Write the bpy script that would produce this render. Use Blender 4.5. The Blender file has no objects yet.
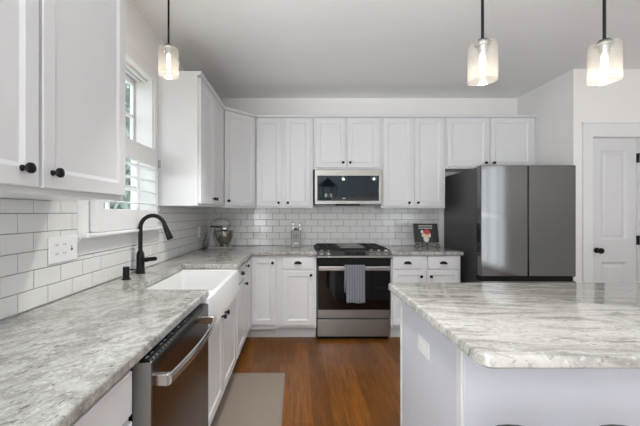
import bpy, bmesh, math, random
from mathutils import Vector, Matrix, Euler
PI = math.pi
random.seed(7)
sc = bpy.context.scene
col = sc.collection

# ------------------------------------------------------------------ camera, world, lights, exposure
EYE = 1.31
SPOT_Z = 2.70
cam_d = bpy.data.cameras.new('camera')
cam_d.sensor_width = 36.0
cam_d.lens = 334.0 / 640.0 * 36.0
cam_d.shift_x = (320.0 - 297.0) / 640.0
cam_d.clip_start = 0.02
cam = bpy.data.objects.new('camera', cam_d)
cam.location = (0, 0, EYE)
cam.rotation_euler = (PI / 2, 0, 0)
col.objects.link(cam)
sc.camera = cam

wd = bpy.data.worlds.new('overcast_sky')
wd.use_nodes = True
bg = wd.node_tree.nodes['Background']
bg.inputs[0].default_value = (0.86, 0.93, 1.0, 1)
bg.inputs[1].default_value = 2.6
sc.world = wd


def area(name, loc, rot, sx, sy, power, color):
    l = bpy.data.lights.new(name, 'AREA')
    l.shape = 'RECTANGLE'
    l.size = sx
    l.size_y = sy
    l.energy = power
    l.color = color
    o = bpy.data.objects.new(name, l)
    o.location = loc
    o.rotation_euler = rot
    col.objects.link(o)
    return o


# daylight entering through the glazed openings of the room behind the camera
area('daylight_patio_door', (-1.6, -4.15, 1.2), (PI / 2, 0, 0), 0.95, 2.1, 34, (0.93, 0.97, 1.0))
area('daylight_dining_window', (3.75, -4.15, 1.45), (PI / 2, 0, 0), 1.1, 1.6, 3, (0.93, 0.97, 1.0))
area('daylight_side_door', (4.55, -1.62, 1.25), (PI / 2, 0, PI / 2), 1.2, 2.4, 9, (0.93, 0.97, 1.0))
area('breakfast_side_fill', (-3.35, -2.6, 1.45), (PI / 2, 0, -PI / 2), 2.4, 1.7, 50, (0.90, 0.95, 1.0))  # added, with its unseen window, to brighten the island end and nook wall
# fill lamp added behind the camera, aimed up so the ceiling spreads it
area('ceiling_bounce_fill', (-1.1, -1.6, 0.8), (PI - 0.04, 0, 0), 0.9, 0.9, 265, (0.88, 0.955, 1.0))
area('sink_window_fill', (-3.4, 3.0, 3.3), Vector((4.0, -1.5, -2.6)).to_track_quat('-Z', 'Y').to_euler(), 1.5, 1.5, 70, (0.90, 0.955, 1.0))  # lamp added outside, aimed through the sink window to brighten the island's end
for spot_x, spot_y, spot_w in ((-0.15, 2.05, 115), (1.1, 2.1, 50)):          # narrow spots added out of view to brighten the base cabinets and corner
    sl_ = bpy.data.lights.new('base_fill_spot', 'SPOT')
    sl_.energy = spot_w
    sl_.color = (1.0, 0.985, 0.96)
    sl_.spot_size = math.radians(92)
    sl_.spot_blend = 0.55
    sl_.shadow_soft_size = 0.07
    so_ = bpy.data.objects.new('base_fill_spot', sl_)
    so_.location = (spot_x, spot_y, SPOT_Z)
    col.objects.link(so_)
area('side_bounce_fill', (3.2, -0.3, 1.3), (PI - 0.1, 0, 0), 1.2, 1.2, 8, (0.95, 0.98, 1.0))  # second upward fill lamp, added out of view on the pantry side

sc.view_settings.view_transform = 'Standard'
sc.view_settings.look = 'None'
sc.view_settings.gamma = 1.0
sc.view_settings.use_curve_mapping = False
sc.view_settings.exposure = 0.14


# ------------------------------------------------------------------ materials
def srgb(r, g, b):
    f = lambda c: (c / 255 / 12.92) if c / 255 <= 0.04045 else ((c / 255 + 0.055) / 1.055) ** 2.4
    return (f(r), f(g), f(b), 1)


def new_mat(name):
    m = bpy.data.materials.new(name)
    m.use_nodes = True
    nt = m.node_tree
    return m, nt, nt.nodes['Principled BSDF']


def mat(name, c, rough=0.5, metal=0.0, bump=0.0, bscale=60, spec=0.5, coat=0.0, vary=0.0):
    m, nt, p = new_mat(name)
    p.inputs['Base Color'].default_value = c
    p.inputs['Roughness'].default_value = rough
    p.inputs['Metallic'].default_value = metal
    p.inputs['Specular IOR Level'].default_value = spec
    p.inputs['Coat Weight'].default_value = coat
    p.inputs['Coat Roughness'].default_value = 0.05
    tc = nt.nodes.new('ShaderNodeTexCoord')
    n = nt.nodes.new('ShaderNodeTexNoise')
    n.inputs['Scale'].default_value = bscale
    n.inputs['Detail'].default_value = 3
    nt.links.new(tc.outputs['Object'], n.inputs['Vector'])
    if vary:
        mx = nt.nodes.new('ShaderNodeMix')
        mx.data_type = 'RGBA'
        mx.inputs[6].default_value = tuple(max(0, x * (1 - vary)) for x in c[:3]) + (1,)
        mx.inputs[7].default_value = tuple(min(1, x * (1 + vary)) for x in c[:3]) + (1,)
        nt.links.new(n.outputs['Fac'], mx.inputs[0])
        nt.links.new(mx.outputs[2], p.inputs['Base Color'])
    if bump:
        b = nt.nodes.new('ShaderNodeBump')
        b.inputs['Strength'].default_value = bump
        b.inputs['Distance'].default_value = 0.002
        nt.links.new(n.outputs['Fac'], b.inputs['Height'])
        nt.links.new(b.outputs['Normal'], p.inputs['Normal'])
    return m


def emis(name, c, s):
    m, nt, p = new_mat(name)
    p.inputs['Base Color'].default_value = c
    p.inputs['Emission Color'].default_value = c
    p.inputs['Emission Strength'].default_value = s
    return m


def brushed(name, c, rough, axis=2, amount=0.25):
    """brushed metal: fine streaks along one axis"""
    m, nt, p = new_mat(name)
    p.inputs['Metallic'].default_value = 1.0
    tc = nt.nodes.new('ShaderNodeTexCoord')
    mp = nt.nodes.new('ShaderNodeMapping')
    s = [260, 260, 260]
    s[axis] = 2
    mp.inputs['Scale'].default_value = s
    n = nt.nodes.new('ShaderNodeTexNoise')
    n.inputs['Scale'].default_value = 1.0
    n.inputs['Detail'].default_value = 2
    nt.links.new(tc.outputs['Object'], mp.inputs['Vector'])
    nt.links.new(mp.outputs['Vector'], n.inputs['Vector'])
    mr = nt.nodes.new('ShaderNodeMapRange')
    mr.inputs['To Min'].default_value = rough * (1 - amount)
    mr.inputs['To Max'].default_value = rough * (1 + amount)
    nt.links.new(n.outputs['Fac'], mr.inputs['Value'])
    nt.links.new(mr.outputs['Result'], p.inputs['Roughness'])
    p.inputs['Base Color'].default_value = c
    return m


def granite(name, rot, light, mid, dark, stretch=(2.2, 13, 6), seed=0.0, lo=0.36, hi=0.62, spots=1.0):
    m, nt, p = new_mat(name)
    L = nt.links.new

    def N(t, **k):
        n = nt.nodes.new(t)
        for a, v in k.items():
            n.inputs[a].default_value = v
        return n

    def ramp(src, p0, p1):
        r = N('ShaderNodeMapRange')
        r.interpolation_type = 'SMOOTHSTEP'
        r.inputs['From Min'].default_value = p0
        r.inputs['From Max'].default_value = p1
        L(src, r.inputs['Value'])
        return r.outputs['Result']

    def mix(fac, a, b):
        x = N('ShaderNodeMix')
        x.data_type = 'RGBA'
        for i, v in ((0, fac), (6, a), (7, b)):
            if isinstance(v, (tuple, float)):
                x.inputs[i].default_value = v
            else:
                L(v, x.inputs[i])
        return x.outputs[2]

    def mul(a, k):
        x = N('ShaderNodeMath')
        x.operation = 'MULTIPLY'
        L(a, x.inputs[0])
        if isinstance(k, float):
            x.inputs[1].default_value = k
        else:
            L(k, x.inputs[1])
        return x.outputs[0]

    def noise(vec, sc_, det, rough, dist):
        n = N('ShaderNodeTexNoise', Scale=sc_, Detail=det, Roughness=rough, Distortion=dist)
        L(vec, n.inputs['Vector'])
        return n.outputs['Fac']

    def mapped(vec, scale, loc=(0, 0, 0)):
        q = N('ShaderNodeMapping', Scale=scale, Location=loc)
        L(vec, q.inputs['Vector'])
        return q.outputs['Vector']
    tc = N('ShaderNodeTexCoord')
    mp = N('ShaderNodeMapping', Rotation=(0, 0, rot), Location=(seed, seed * 0.7, 0))
    L(tc.outputs['Object'], mp.inputs['Vector'])
    v = mp.outputs['Vector']
    sx, sy, sz = stretch
    broad = noise(mapped(v, (sx, sy, sz)), 1.0, 8, 0.68, 1.4)
    c = mix(ramp(broad, lo, hi), mid, light)
    # mottled crystals
    fine = noise(mapped(v, (sx * 10, sy * 5, 30)), 1.0, 6, 0.75, 0.8)
    c = mix(mul(ramp(fine, 0.48, 0.64), 0.5), c, mid)
    # dark veins, broken up into short dashes that follow the flow
    vein = noise(mapped(v, (sx * 3.2, sy * 3.0, 20), (3.1, 1.7, 0)), 1.0, 7, 0.72, 1.0)
    where = noise(mapped(v, (sx * 0.8, sy * 0.55, 5), (7.7, 2.2, 0)), 1.0, 4, 0.6, 0.8)
    c = mix(mul(ramp(vein, 0.53, 0.64), ramp(where, 0.44, 0.60)), c, dark)
    # dark specks
    spk = noise(mapped(v, (55, 95, 80)), 1.0, 3, 0.6, 0.4)
    c = mix(mul(ramp(spk, 0.60, 0.67), 0.65 * spots), c, srgb(84, 80, 77))
    wsp = noise(mapped(v, (60, 90, 80), (5, 9, 0)), 1.0, 3, 0.6, 0.4)
    c = mix(mul(ramp(wsp, 0.58, 0.66), 0.4 * spots), c, srgb(232, 230, 226))
    L(c, p.inputs['Base Color'])
    p.inputs['Roughness'].default_value = 0.09
    p.inputs['Specular IOR Level'].default_value = 0.55
    return m


def wood_floor():
    m, nt, p = new_mat('oak_planks')
    L = nt.links.new
    tc = nt.nodes.new('ShaderNodeTexCoord')
    mp = nt.nodes.new('ShaderNodeMapping')
    mp.inputs['Rotation'].default_value = (0, 0, PI / 2)
    mp.inputs['Location'].default_value = (0.3, 0.02, 0)
    L(tc.outputs['Object'], mp.inputs['Vector'])
    br = nt.nodes.new('ShaderNodeTexBrick')
    br.offset = 0.37
    br.inputs['Scale'].default_value = 1.0
    br.inputs['Brick Width'].default_value = 1.3
    br.inputs['Row Height'].default_value = 0.125
    br.inputs['Mortar Size'].default_value = 0.0012
    br.inputs['Mortar Smooth'].default_value = 0.2
    br.inputs['Bias'].default_value = 0.0
    br.inputs['Color1'].default_value = srgb(126, 78, 22)
    br.inputs['Color2'].default_value = srgb(100, 59, 14)
    br.inputs['Mortar'].default_value = srgb(60, 36, 16)
    L(mp.outputs['Vector'], br.inputs['Vector'])
    gp = nt.nodes.new('ShaderNodeMapping')
    gp.inputs['Scale'].default_value = (34, 2.2, 1)
    L(tc.outputs['Object'], gp.inputs['Vector'])
    n = nt.nodes.new('ShaderNodeTexNoise')
    n.inputs['Scale'].default_value = 1.6
    n.inputs['Detail'].default_value = 7
    n.inputs['Roughness'].default_value = 0.65
    n.inputs['Distortion'].default_value = 0.7
    L(gp.outputs['Vector'], n.inputs['Vector'])
    r = nt.nodes.new('ShaderNodeValToRGB')
    r.color_ramp.elements[0].position = 0.3
    r.color_ramp.elements[0].color = (0.45, 0.42, 0.4, 1)
    r.color_ramp.elements[1].position = 0.7
    r.color_ramp.elements[1].color = (1.25, 1.2, 1.12, 1)
    L(n.outputs['Fac'], r.inputs['Fac'])
    mx = nt.nodes.new('ShaderNodeMix')
    mx.data_type = 'RGBA'
    mx.blend_type = 'MULTIPLY'
    mx.inputs[0].default_value = 1.0
    L(br.outputs['Color'], mx.inputs[6])
    L(r.outputs['Color'], mx.inputs[7])
    L(mx.outputs[2], p.inputs['Base Color'])
    p.inputs['Roughness'].default_value = 0.36
    p.inputs['Specular IOR Level'].default_value = 0.35
    b = nt.nodes.new('ShaderNodeBump')
    b.inputs['Strength'].default_value = 0.25
    b.inputs['Distance'].default_value = 0.002
    L(br.outputs['Fac'], b.inputs['Height'])
    b.invert = True
    L(b.outputs['Normal'], p.inputs['Normal'])
    return m


def thin_glass(name, white=0.0, tint=(1, 1, 1, 1), rough=0.02, bump=0.0):
    m, nt, p = new_mat(name)
    L = nt.links.new
    nt.nodes.remove(p)
    out = nt.nodes['Material Output']
    tr = nt.nodes.new('ShaderNodeBsdfTransparent')
    tr.inputs[0].default_value = tint
    gl = nt.nodes.new('ShaderNodeBsdfGlossy')
    gl.inputs['Roughness'].default_value = rough
    lw = nt.nodes.new('ShaderNodeLayerWeight')
    lw.inputs['Blend'].default_value = 0.5
    pw = nt.nodes.new('ShaderNodeMath')
    pw.operation = 'POWER'
    pw.inputs[1].default_value = 4.0
    L(lw.outputs['Facing'], pw.inputs[0])
    fr = nt.nodes.new('ShaderNodeMath')
    fr.operation = 'MULTIPLY_ADD'
    fr.inputs[1].default_value = 0.6
    fr.inputs[2].default_value = 0.04
    L(pw.outputs[0], fr.inputs[0])
    mx = nt.nodes.new('ShaderNodeMixShader')
    L(fr.outputs[0], mx.inputs[0])
    L(tr.outputs[0], mx.inputs[1])
    L(gl.outputs[0], mx.inputs[2])
    last = mx
    if white:
        tl = nt.nodes.new('ShaderNodeBsdfTranslucent')
        tl.inputs[0].default_value = (0.95, 0.94, 0.92, 1)
        df = nt.nodes.new('ShaderNodeBsdfDiffuse')
        df.inputs[0].default_value = (0.92, 0.92, 0.91, 1)
        m1 = nt.nodes.new('ShaderNodeMixShader')
        m1.inputs[0].default_value = 0.5
        L(tl.outputs[0], m1.inputs[1])
        L(df.outputs[0], m1.inputs[2])
        tc = nt.nodes.new('ShaderNodeTexCoord')
        vo = nt.nodes.new('ShaderNodeTexNoise')
        vo.inputs['Scale'].default_value = 140
        L(tc.outputs['Object'], vo.inputs['Vector'])
        mr = nt.nodes.new('ShaderNodeMapRange')
        mr.inputs['From Min'].default_value = 0.3
        mr.inputs['From Max'].default_value = 0.7
        mr.inputs['To Min'].default_value = white * 0.6
        mr.inputs['To Max'].default_value = white * 1.4
        L(vo.outputs['Fac'], mr.inputs['Value'])
        m2 = nt.nodes.new('ShaderNodeMixShader')
        L(mr.outputs['Result'], m2.inputs[0])
        L(mx.outputs[0], m2.inputs[1])
        L(m1.outputs[0], m2.inputs[2])
        last = m2
    L(last.outputs[0], out.inputs['Surface'])
    return m


def printed_glass(name, rot, w, h, mortar, shift=(0, 0, 0), ink=(150, 152, 155)):
    """black glass with a row of small printed control marks"""
    m, nt, p = new_mat(name)
    L = nt.links.new
    tc = nt.nodes.new('ShaderNodeTexCoord')
    r0 = nt.nodes.new('ShaderNodeMapping')
    r0.inputs['Rotation'].default_value = rot
    r0.inputs['Location'].default_value = shift
    L(tc.outputs['Object'], r0.inputs['Vector'])
    br = nt.nodes.new('ShaderNodeTexBrick')
    br.offset = 0.35
    br.squash = 0.7
    br.inputs['Scale'].default_value = 1.0
    br.inputs['Brick Width'].default_value = w
    br.inputs['Row Height'].default_value = h
    br.inputs['Mortar Size'].default_value = mortar
    br.inputs['Color1'].default_value = srgb(*ink)
    br.inputs['Color2'].default_value = srgb(60, 61, 63)
    br.inputs['Mortar'].default_value = srgb(11, 11, 12)
    L(r0.outputs['Vector'], br.inputs['Vector'])
    L(br.outputs['Color'], p.inputs['Base Color'])
    p.inputs['Roughness'].default_value = 0.08
    return m


def stripes_cloth():
    m, nt, p = new_mat('striped_towel_cloth')
    L = nt.links.new
    tc = nt.nodes.new('ShaderNodeTexCoord')
    w = nt.nodes.new('ShaderNodeTexWave')
    w.wave_type = 'BANDS'
    w.bands_direction = 'X'
    w.inputs['Scale'].default_value = 19
    w.inputs['Distortion'].default_value = 0.3
    L(tc.outputs['Object'], w.inputs['Vector'])
    r = nt.nodes.new('ShaderNodeValToRGB')
    r.color_ramp.elements[0].position = 0.3
    r.color_ramp.elements[0].color = srgb(84, 88, 99)
    r.color_ramp.elements[1].position = 0.75
    r.color_ramp.elements[1].color = srgb(140, 141, 147)
    L(w.outputs['Fac'], r.inputs['Fac'])
    L(r.outputs['Color'], p.inputs['Base Color'])
    p.inputs['Roughness'].default_value = 0.95
    return m


def leaf_mat(name, a, b):
    m, nt, p = new_mat(name)
    L = nt.links.new
    oi = nt.nodes.new('ShaderNodeTexCoord')
    n = nt.nodes.new('ShaderNodeTexNoise')
    n.inputs['Scale'].default_value = 2.5
    L(oi.outputs['Object'], n.inputs['Vector'])
    mx = nt.nodes.new('ShaderNodeMix')
    mx.data_type = 'RGBA'
    mx.inputs[6].default_value = a
    mx.inputs[7].default_value = b
    L(n.outputs['Fac'], mx.inputs[0])
    L(mx.outputs[2], p.inputs['Base Color'])
    p.inputs['Roughness'].default_value = 0.6
    return m


M = {}
M['wall'] = mat('wall_paint', srgb(238, 235, 232), 0.7, bump=0.04, bscale=250)
M['ceiling'] = mat('ceiling_paint', srgb(246, 246, 246), 0.85, bump=0.05, bscale=200)
M['trim'] = mat('trim_enamel', srgb(228, 228, 227), 0.35)
M['door'] = mat('door_enamel', srgb(216, 216, 217), 0.38)
M['cab'] = mat('cabinet_white_enamel', srgb(221, 221, 222), 0.32, bump=0.02, bscale=150)
M['cab_in'] = mat('cabinet_white_box', srgb(226, 226, 224), 0.45)
M['island'] = mat('island_paint', srgb(213, 216, 225), 0.4, bump=0.02, bscale=150)
M['tile'] = mat('glazed_white_tile', srgb(226, 226, 224), 0.09, spec=0.6, bump=0.05, bscale=14)
M['grout'] = mat('grey_grout', srgb(142, 140, 136), 0.9, bump=0.3, bscale=400)
M['floor'] = wood_floor()
M['granite_l'] = granite('grey_granite', math.radians(-58), srgb(186, 184, 179), srgb(146, 143, 139), srgb(88, 85, 82), stretch=(8, 15, 6))
M['granite_i'] = granite('pale_granite', math.radians(5), srgb(192, 188, 182), srgb(146, 143, 138), srgb(104, 101, 97), stretch=(2.4, 13, 6), seed=4.3, lo=0.37, hi=0.58, spots=0.7)
M['black'] = mat('matte_black_metal', srgb(26, 25, 25), 0.38, 0.6)
M['iron'] = mat('cast_iron', srgb(34, 34, 35), 0.6, 0.2, bump=0.3, bscale=300)
M['griddle'] = mat('griddle_plate', srgb(150, 148, 146), 0.45, 0.3)
M['steel'] = brushed('brushed_steel', srgb(178, 182, 184), 0.36, 0)
M['psteel'] = brushed('control_panel_steel', srgb(132, 131, 129), 0.4, 0)
M['steel_y'] = brushed('brushed_steel_lengthwise', srgb(106, 106, 108), 0.22, 1)
M['dsteel'] = brushed('dark_fridge_steel', srgb(110, 110, 110), 0.075, 2, 0.05)
M['fside'] = mat('fridge_side_grey', srgb(84, 84, 84), 0.42, 0.3, bump=0.1, bscale=400)
M['chrome'] = mat('polished_steel', srgb(212, 211, 209), 0.22, 1.0)
M['bglass'] = mat('black_glass', srgb(10, 10, 11), 0.04, spec=0.6)
M['mglass'] = mat('microwave_black_glass', srgb(12, 15, 22), 0.04, spec=0.55)
M['mglass'].node_tree.nodes['Principled BSDF'].inputs['Specular Tint'].default_value = (0.66, 0.85, 1.0, 1)
M['msteel'] = brushed('microwave_steel', srgb(164, 162, 158), 0.34, 0)
M['gap'] = mat('black_plastic', srgb(11, 11, 11), 0.55, spec=0.25)
M['print'] = mat('pale_print', srgb(188, 190, 192), 0.6)
M['sink'] = mat('fireclay', srgb(224, 224, 223), 0.12, spec=0.6)
M['plate'] = mat('white_plastic', srgb(238, 238, 238), 0.3)
M['slot'] = mat('dark_slot', srgb(90, 90, 90), 0.6)
M['mat'] = mat('taupe_foam_mat', srgb(130, 118, 107), 0.75, bump=0.3, bscale=260, vary=0.04)
M['mixer'] = mat('mixer_white_enamel', srgb(170, 169, 166), 0.2, coat=0.6)
M['bowl'] = mat('bowl_steel', srgb(176, 170, 162), 0.16, 1.0)
M['block'] = mat('grey_block', srgb(142, 141, 139), 0.4, 0.5)
M['book'] = mat('book_cover', srgb(28, 32, 29), 0.35, vary=0.3, bscale=9)
M['paper'] = mat('book_pages', srgb(226, 222, 212), 0.8)
M['red'] = mat('red_print', srgb(196, 62, 54), 0.5)
M['cream'] = mat('cream_print', srgb(222, 200, 178), 0.5)
M['whitep'] = mat('white_print', srgb(214, 212, 208), 0.5)
M['towel'] = stripes_cloth()
M['glass'] = thin_glass('window_glass')
M['shade'] = thin_glass('seeded_glass', white=0.055, tint=(0.98, 0.98, 0.97, 1))
M['bulb'] = emis('warm_filament', (1.0, 0.86, 0.66, 1), 6.0)
M['bulbglass'] = thin_glass('bulb_glass', white=0.1)
M['leaf'] = leaf_mat('leaf_green', srgb(92, 112, 100), srgb(146, 164, 152))
M['bark'] = mat('bark', srgb(92, 80, 70), 0.9, bump=0.8, bscale=30)
M['lawn'] = mat('lawn', srgb(96, 122, 84), 0.95, vary=0.3, bscale=6)
M['dwprint'] = printed_glass('dishwasher_control_print', (0, 0, PI / 2), 0.034, 0.021, 0.0072, ink=(120, 121, 123))
M['rgprint'] = printed_glass('range_control_print', (0, 0, 0), 0.0145, 0.02, 0.0045)
M['mwprint'] = printed_glass('microwave_control_print', (-PI / 2, 0, 0), 0.0185, 0.0165, 0.0052, ink=(112, 116, 122))
M['stool'] = mat('black_stool_seat', srgb(24, 23, 24), 0.3, coat=0.3)
M['flame'] = emis('chandelier_bulb', (1.0, 0.78, 0.5, 1), 14.0)


# ------------------------------------------------------------------ mesh helpers
class MB:
    def __init__(self):
        self.bm = bmesh.new()
        self.mats = None

    def box(self, x0, x1, y0, y1, z0, z1, bev=0.0, seg=2):
        bm = self.bm
        v = [bm.verts.new(p) for p in ((x0, y0, z0), (x1, y0, z0), (x1, y1, z0), (x0, y1, z0), (x0, y0, z1), (x1, y0, z1), (x1, y1, z1), (x0, y1, z1))]
        fs = [bm.faces.new([v[i] for i in q]) for q in ((0, 3, 2, 1), (4, 5, 6, 7), (0, 1, 5, 4), (1, 2, 6, 5), (2, 3, 7, 6), (3, 0, 4, 7))]
        if bev:
            es = list({e for f in fs for e in f.edges})
            bmesh.ops.bevel(bm, geom=es, offset=bev, segments=seg, affect='EDGES', profile=0.5)
        return self

    def loops(self, rings, cap0=True, cap1=True, closed=True):
        """bridge consecutive rings of points (each ring the same count)"""
        bm = self.bm
        R = [[bm.verts.new(p) for p in r] for r in rings]
        n = len(R[0])
        for a, b in zip(R[:-1], R[1:]):
            for i in range(n if closed else n - 1):
                j = (i + 1) % n
                try:
                    bm.faces.new((a[i], a[j], b[j], b[i]))
                except ValueError:
                    pass
        if cap0:
            bm.faces.new(list(reversed(R[0])))
        if cap1:
            bm.faces.new(R[-1])
        return self

    def lathe(self, prof, origin=(0, 0, 0), axis=(0, 0, 1), n=20, cap0=True, cap1=True):
        q = Vector((0, 0, 1)).rotation_difference(Vector(axis).normalized())
        o = Vector(origin)
        rings = [[o + q @ Vector((r * math.cos(2 * PI * i / n), r * math.sin(2 * PI * i / n), h)) for i in range(n)] for r, h in prof]
        return self.loops(rings, cap0, cap1)

    def tube(self, pts, r, n=10, caps=True):
        pts = [Vector(p) for p in pts]
        rs = r if isinstance(r, (list, tuple)) else [r] * len(pts)
        rings = []
        t0 = (pts[1] - pts[0]).normalized()
        up = Vector((0, 0, 1)) if abs(t0.z) < 0.9 else Vector((0, 1, 0))
        u = t0.cross(up).normalized()
        for i, p in enumerate(pts):
            t = (pts[min(i + 1, len(pts) - 1)] - pts[max(i - 1, 0)]).normalized()
            u = (u - t * u.dot(t)).normalized()
            w = t.cross(u)
            rings.append([p + (u * math.cos(2 * PI * k / n) + w * math.sin(2 * PI * k / n)) * rs[i] for k in range(n)])
        return self.loops(rings, caps, caps)

    def grid(self, us, vs, on, to3, t):
        """solid slab from the cells (i, j) for which on(i, j); to3(u, v, d) maps to space, d in {0, t}"""
        bm = self.bm
        V = {}

        def vert(i, j, k):
            if (i, j, k) not in V:
                V[(i, j, k)] = bm.verts.new(to3(us[i], vs[j], t * k))
            return V[(i, j, k)]
        nu, nv = len(us) - 1, len(vs) - 1
        ok = lambda i, j: 0 <= i < nu and 0 <= j < nv and on(i, j)
        for i in range(nu):
            for j in range(nv):
                if not ok(i, j):
                    continue
                c = [(i, j), (i + 1, j), (i + 1, j + 1), (i, j + 1)]
                bm.faces.new([vert(a, b, 1) for a, b in c])
                bm.faces.new([vert(a, b, 0) for a, b in reversed(c)])
                for k, (di, dj) in enumerate(((0, -1), (1, 0), (0, 1), (-1, 0))):
                    if not ok(i + di, j + dj):
                        a, b = c[k], c[(k + 1) % 4]
                        bm.faces.new([vert(*a, 0), vert(*b, 0), vert(*b, 1), vert(*a, 1)])
        return self

    def xform(self, mtx):
        bmesh.ops.transform(self.bm, matrix=mtx, verts=self.bm.verts)
        return self

    def build(self, name, material, parent=None, bevel=0.0, smooth=False, seg=2, solid=0.0, recalc=True):
        bm = self.bm
        bmesh.ops.remove_doubles(bm, verts=bm.verts, dist=1e-6)
        if recalc:
            bmesh.ops.recalc_face_normals(bm, faces=bm.faces)
        off = Vector((0, 0, 0))
        p = parent
        while p is not None:
            off += p.location
            p = p.parent
        bmesh.ops.translate(bm, vec=-off, verts=bm.verts)
        me = bpy.data.meshes.new(name)
        bm.to_mesh(me)
        bm.free()
        for m in (material if isinstance(material, (list, tuple)) else [material]):
            me.materials.append(m)
        if smooth:
            for f in me.polygons:
                f.use_smooth = True
        o = bpy.data.objects.new(name, me)
        col.objects.link(o)
        if parent is not None:
            o.parent = parent
        if solid:
            md = o.modifiers.new('thickness', 'SOLIDIFY')
            md.thickness = solid
            md.offset = 0
        if bevel:
            md = o.modifiers.new('eased_edges', 'BEVEL')
            md.width = bevel
            md.segments = seg
            md.limit_method = 'ANGLE'
            md.angle_limit = math.radians(40)
        if smooth == 'auto':
            me.set_sharp_from_angle(angle=math.radians(35))
        return o


def box(name, m, parent, *b, bev=0.0):
    return MB().box(*b).build(name, m, parent, bevel=bev)


def thing(name, label, cat, loc=(0, 0, 0), group=None):
    o = bpy.data.objects.new(name, None)
    o.empty_display_size = 0.05
    o.location = loc
    col.objects.link(o)
    return tag(o, label, cat, group)


def tag(o, label, cat, group=None):
    o['label'] = label
    o['category'] = cat
    if group:
        o['group'] = group
    return o


def struct(o, label=None, cat=None):
    o['kind'] = 'structure'
    if label:
        o['label'] = label
    if cat:
        o['category'] = cat
    return o


def copy_tree(o, parent=None):
    c = o.copy()
    col.objects.link(c)
    c.parent = parent
    for ch in list(o.children):
        copy_tree(ch, c)
    return c


def rrect(x0, x1, y0, y1, r, z, n=5):
    pts = []
    for cx, cy, a0 in ((x1 - r, y1 - r, 0), (x0 + r, y1 - r, PI / 2), (x0 + r, y0 + r, PI), (x1 - r, y0 + r, 1.5 * PI)):
        for k in range(n + 1):
            a = a0 + PI / 2 * k / n
            pts.append(Vector((cx + r * math.cos(a), cy + r * math.sin(a), z)))
    return pts


# ------------------------------------------------------------------ structure
WX = -1.095          # face of the wall with the window
BY = 4.08            # face of the back wall
CZ = 2.712           # ceiling
PY = 3.25            # face of the pantry wall
NX = 2.69            # nook side
RX = 4.6
RY = -4.2
LX = -3.4

fxs, fys = [LX, WX - 0.17, RX], [RY, -0.4, 4.23]
inside = lambda i, j: i == 1 or j == 0
floor = struct(MB().grid(fxs, fys, inside, lambda u, v, d: (u, v, -0.1 + d), 0.1).build('floor', M['floor']), 'brown oak plank floor of the kitchen', 'floor')
ceil = struct(MB().grid(fxs, fys, inside, lambda u, v, d: (u, v, CZ + d), 0.1).build('ceiling', M['ceiling']), 'flat pale grey kitchen ceiling', 'ceiling')

WY0, WY1, WZ0, WZ1 = 1.74, 2.54, 1.19, 2.315
us = [-0.55, WY0, WY1, 4.3]
vs = [0, WZ0, WZ1, CZ]
wl = MB().grid(us, vs, lambda i, j: not (i == 1 and j == 1), lambda u, v, d: (WX - 0.17 + d, u, v), 0.17).build('wall_left', M['wall'])
struct(wl, 'off-white wall holding the window over the sink', 'wall')
struct(box('wall_back', M['wall'], None, WX, NX, BY, BY + 0.15, 0, CZ), 'off-white wall behind the range and fridge', 'wall')
struct(box('wall_nook', M['wall'], None, NX, NX + 0.11, PY + 0.11, BY + 0.15, 0, CZ), 'off-white side wall of the fridge nook', 'wall')
us = [NX, 2.868, 3.322, RX]
struct(MB().grid(us, [0, 2.045, CZ], lambda i, j: not (i == 1 and j == 0), lambda u, v, d: (u, PY + 0.11 - d, v), 0.11).build('wall_pantry', M['wall']),
       'off-white wall holding the narrow pantry door', 'wall')
struct(box('wall_return', M['wall'], None, LX, WX - 0.17, -0.55, -0.4, 0, CZ))
struct(MB().grid([RY, -3.8, -1.4, -0.4], [0, 0.6, 2.3, CZ], lambda i, j: not (i == 1 and j == 1), lambda u, v, d: (LX - 0.15 + d, u, v), 0.15).build('wall_dining', M['wall']))
# rear wall and side wall with glazed openings
us = [LX, -2.1, -1.1, 3.2, 4.3, RX]
struct(MB().grid(us, [0, 0.12, 0.6, 2.3, CZ], lambda i, j: not ((i == 1 and j in (1, 2)) or (i == 3 and j == 2)),
                 lambda u, v, d: (u, RY - 0.15 + d, v), 0.15).build('wall_rear', M['wall']))
struct(MB().grid([RY, -2.25, -1.0, 3.4], [0, 0.04, 2.48, CZ], lambda i, j: not (i == 1 and j == 1),
                 lambda u, v, d: (RX + 0.15 - d, u, v), 0.15).build('wall_right', M['wall']))


def shell_window(name, x0, x1, y0, y1, z0, z1, along):
    r = bpy.data.objects.new(name, None)
    r.location = ((x0 + x1) / 2, (y0 + y1) / 2, z0)
    col.objects.link(r)
    struct(r)
    w = 0.05
    n = 3
    if along == 'x':
        us_ = [x0, x0 + w]
        for k in range(1, n):
            c = x0 + (x1 - x0) * k / n
            us_ += [c - w / 2, c + w / 2]
        us_ += [x1 - w, x1]
        f = lambda u, v, d: (u, y0 + d, v)
        t = y1 - y0
    else:
        us_ = [y0, y0 + w]
        for k in range(1, n):
            c = y0 + (y1 - y0) * k / n
            us_ += [c - w / 2, c + w / 2]
        us_ += [y1 - w, y1]
        f = lambda u, v, d: (x0 + d, u, v)
        t = x1 - x0
    zm = (z0 + z1) / 2
    vs_ = [z0, z0 + w, zm - 0.02, zm + 0.02, z1 - w, z1]
    MB().grid(us_, vs_, lambda i, j: i % 2 == 0 or j % 2 == 0, f, t).build('window_frame', M['trim'], r)
    return r


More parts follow.
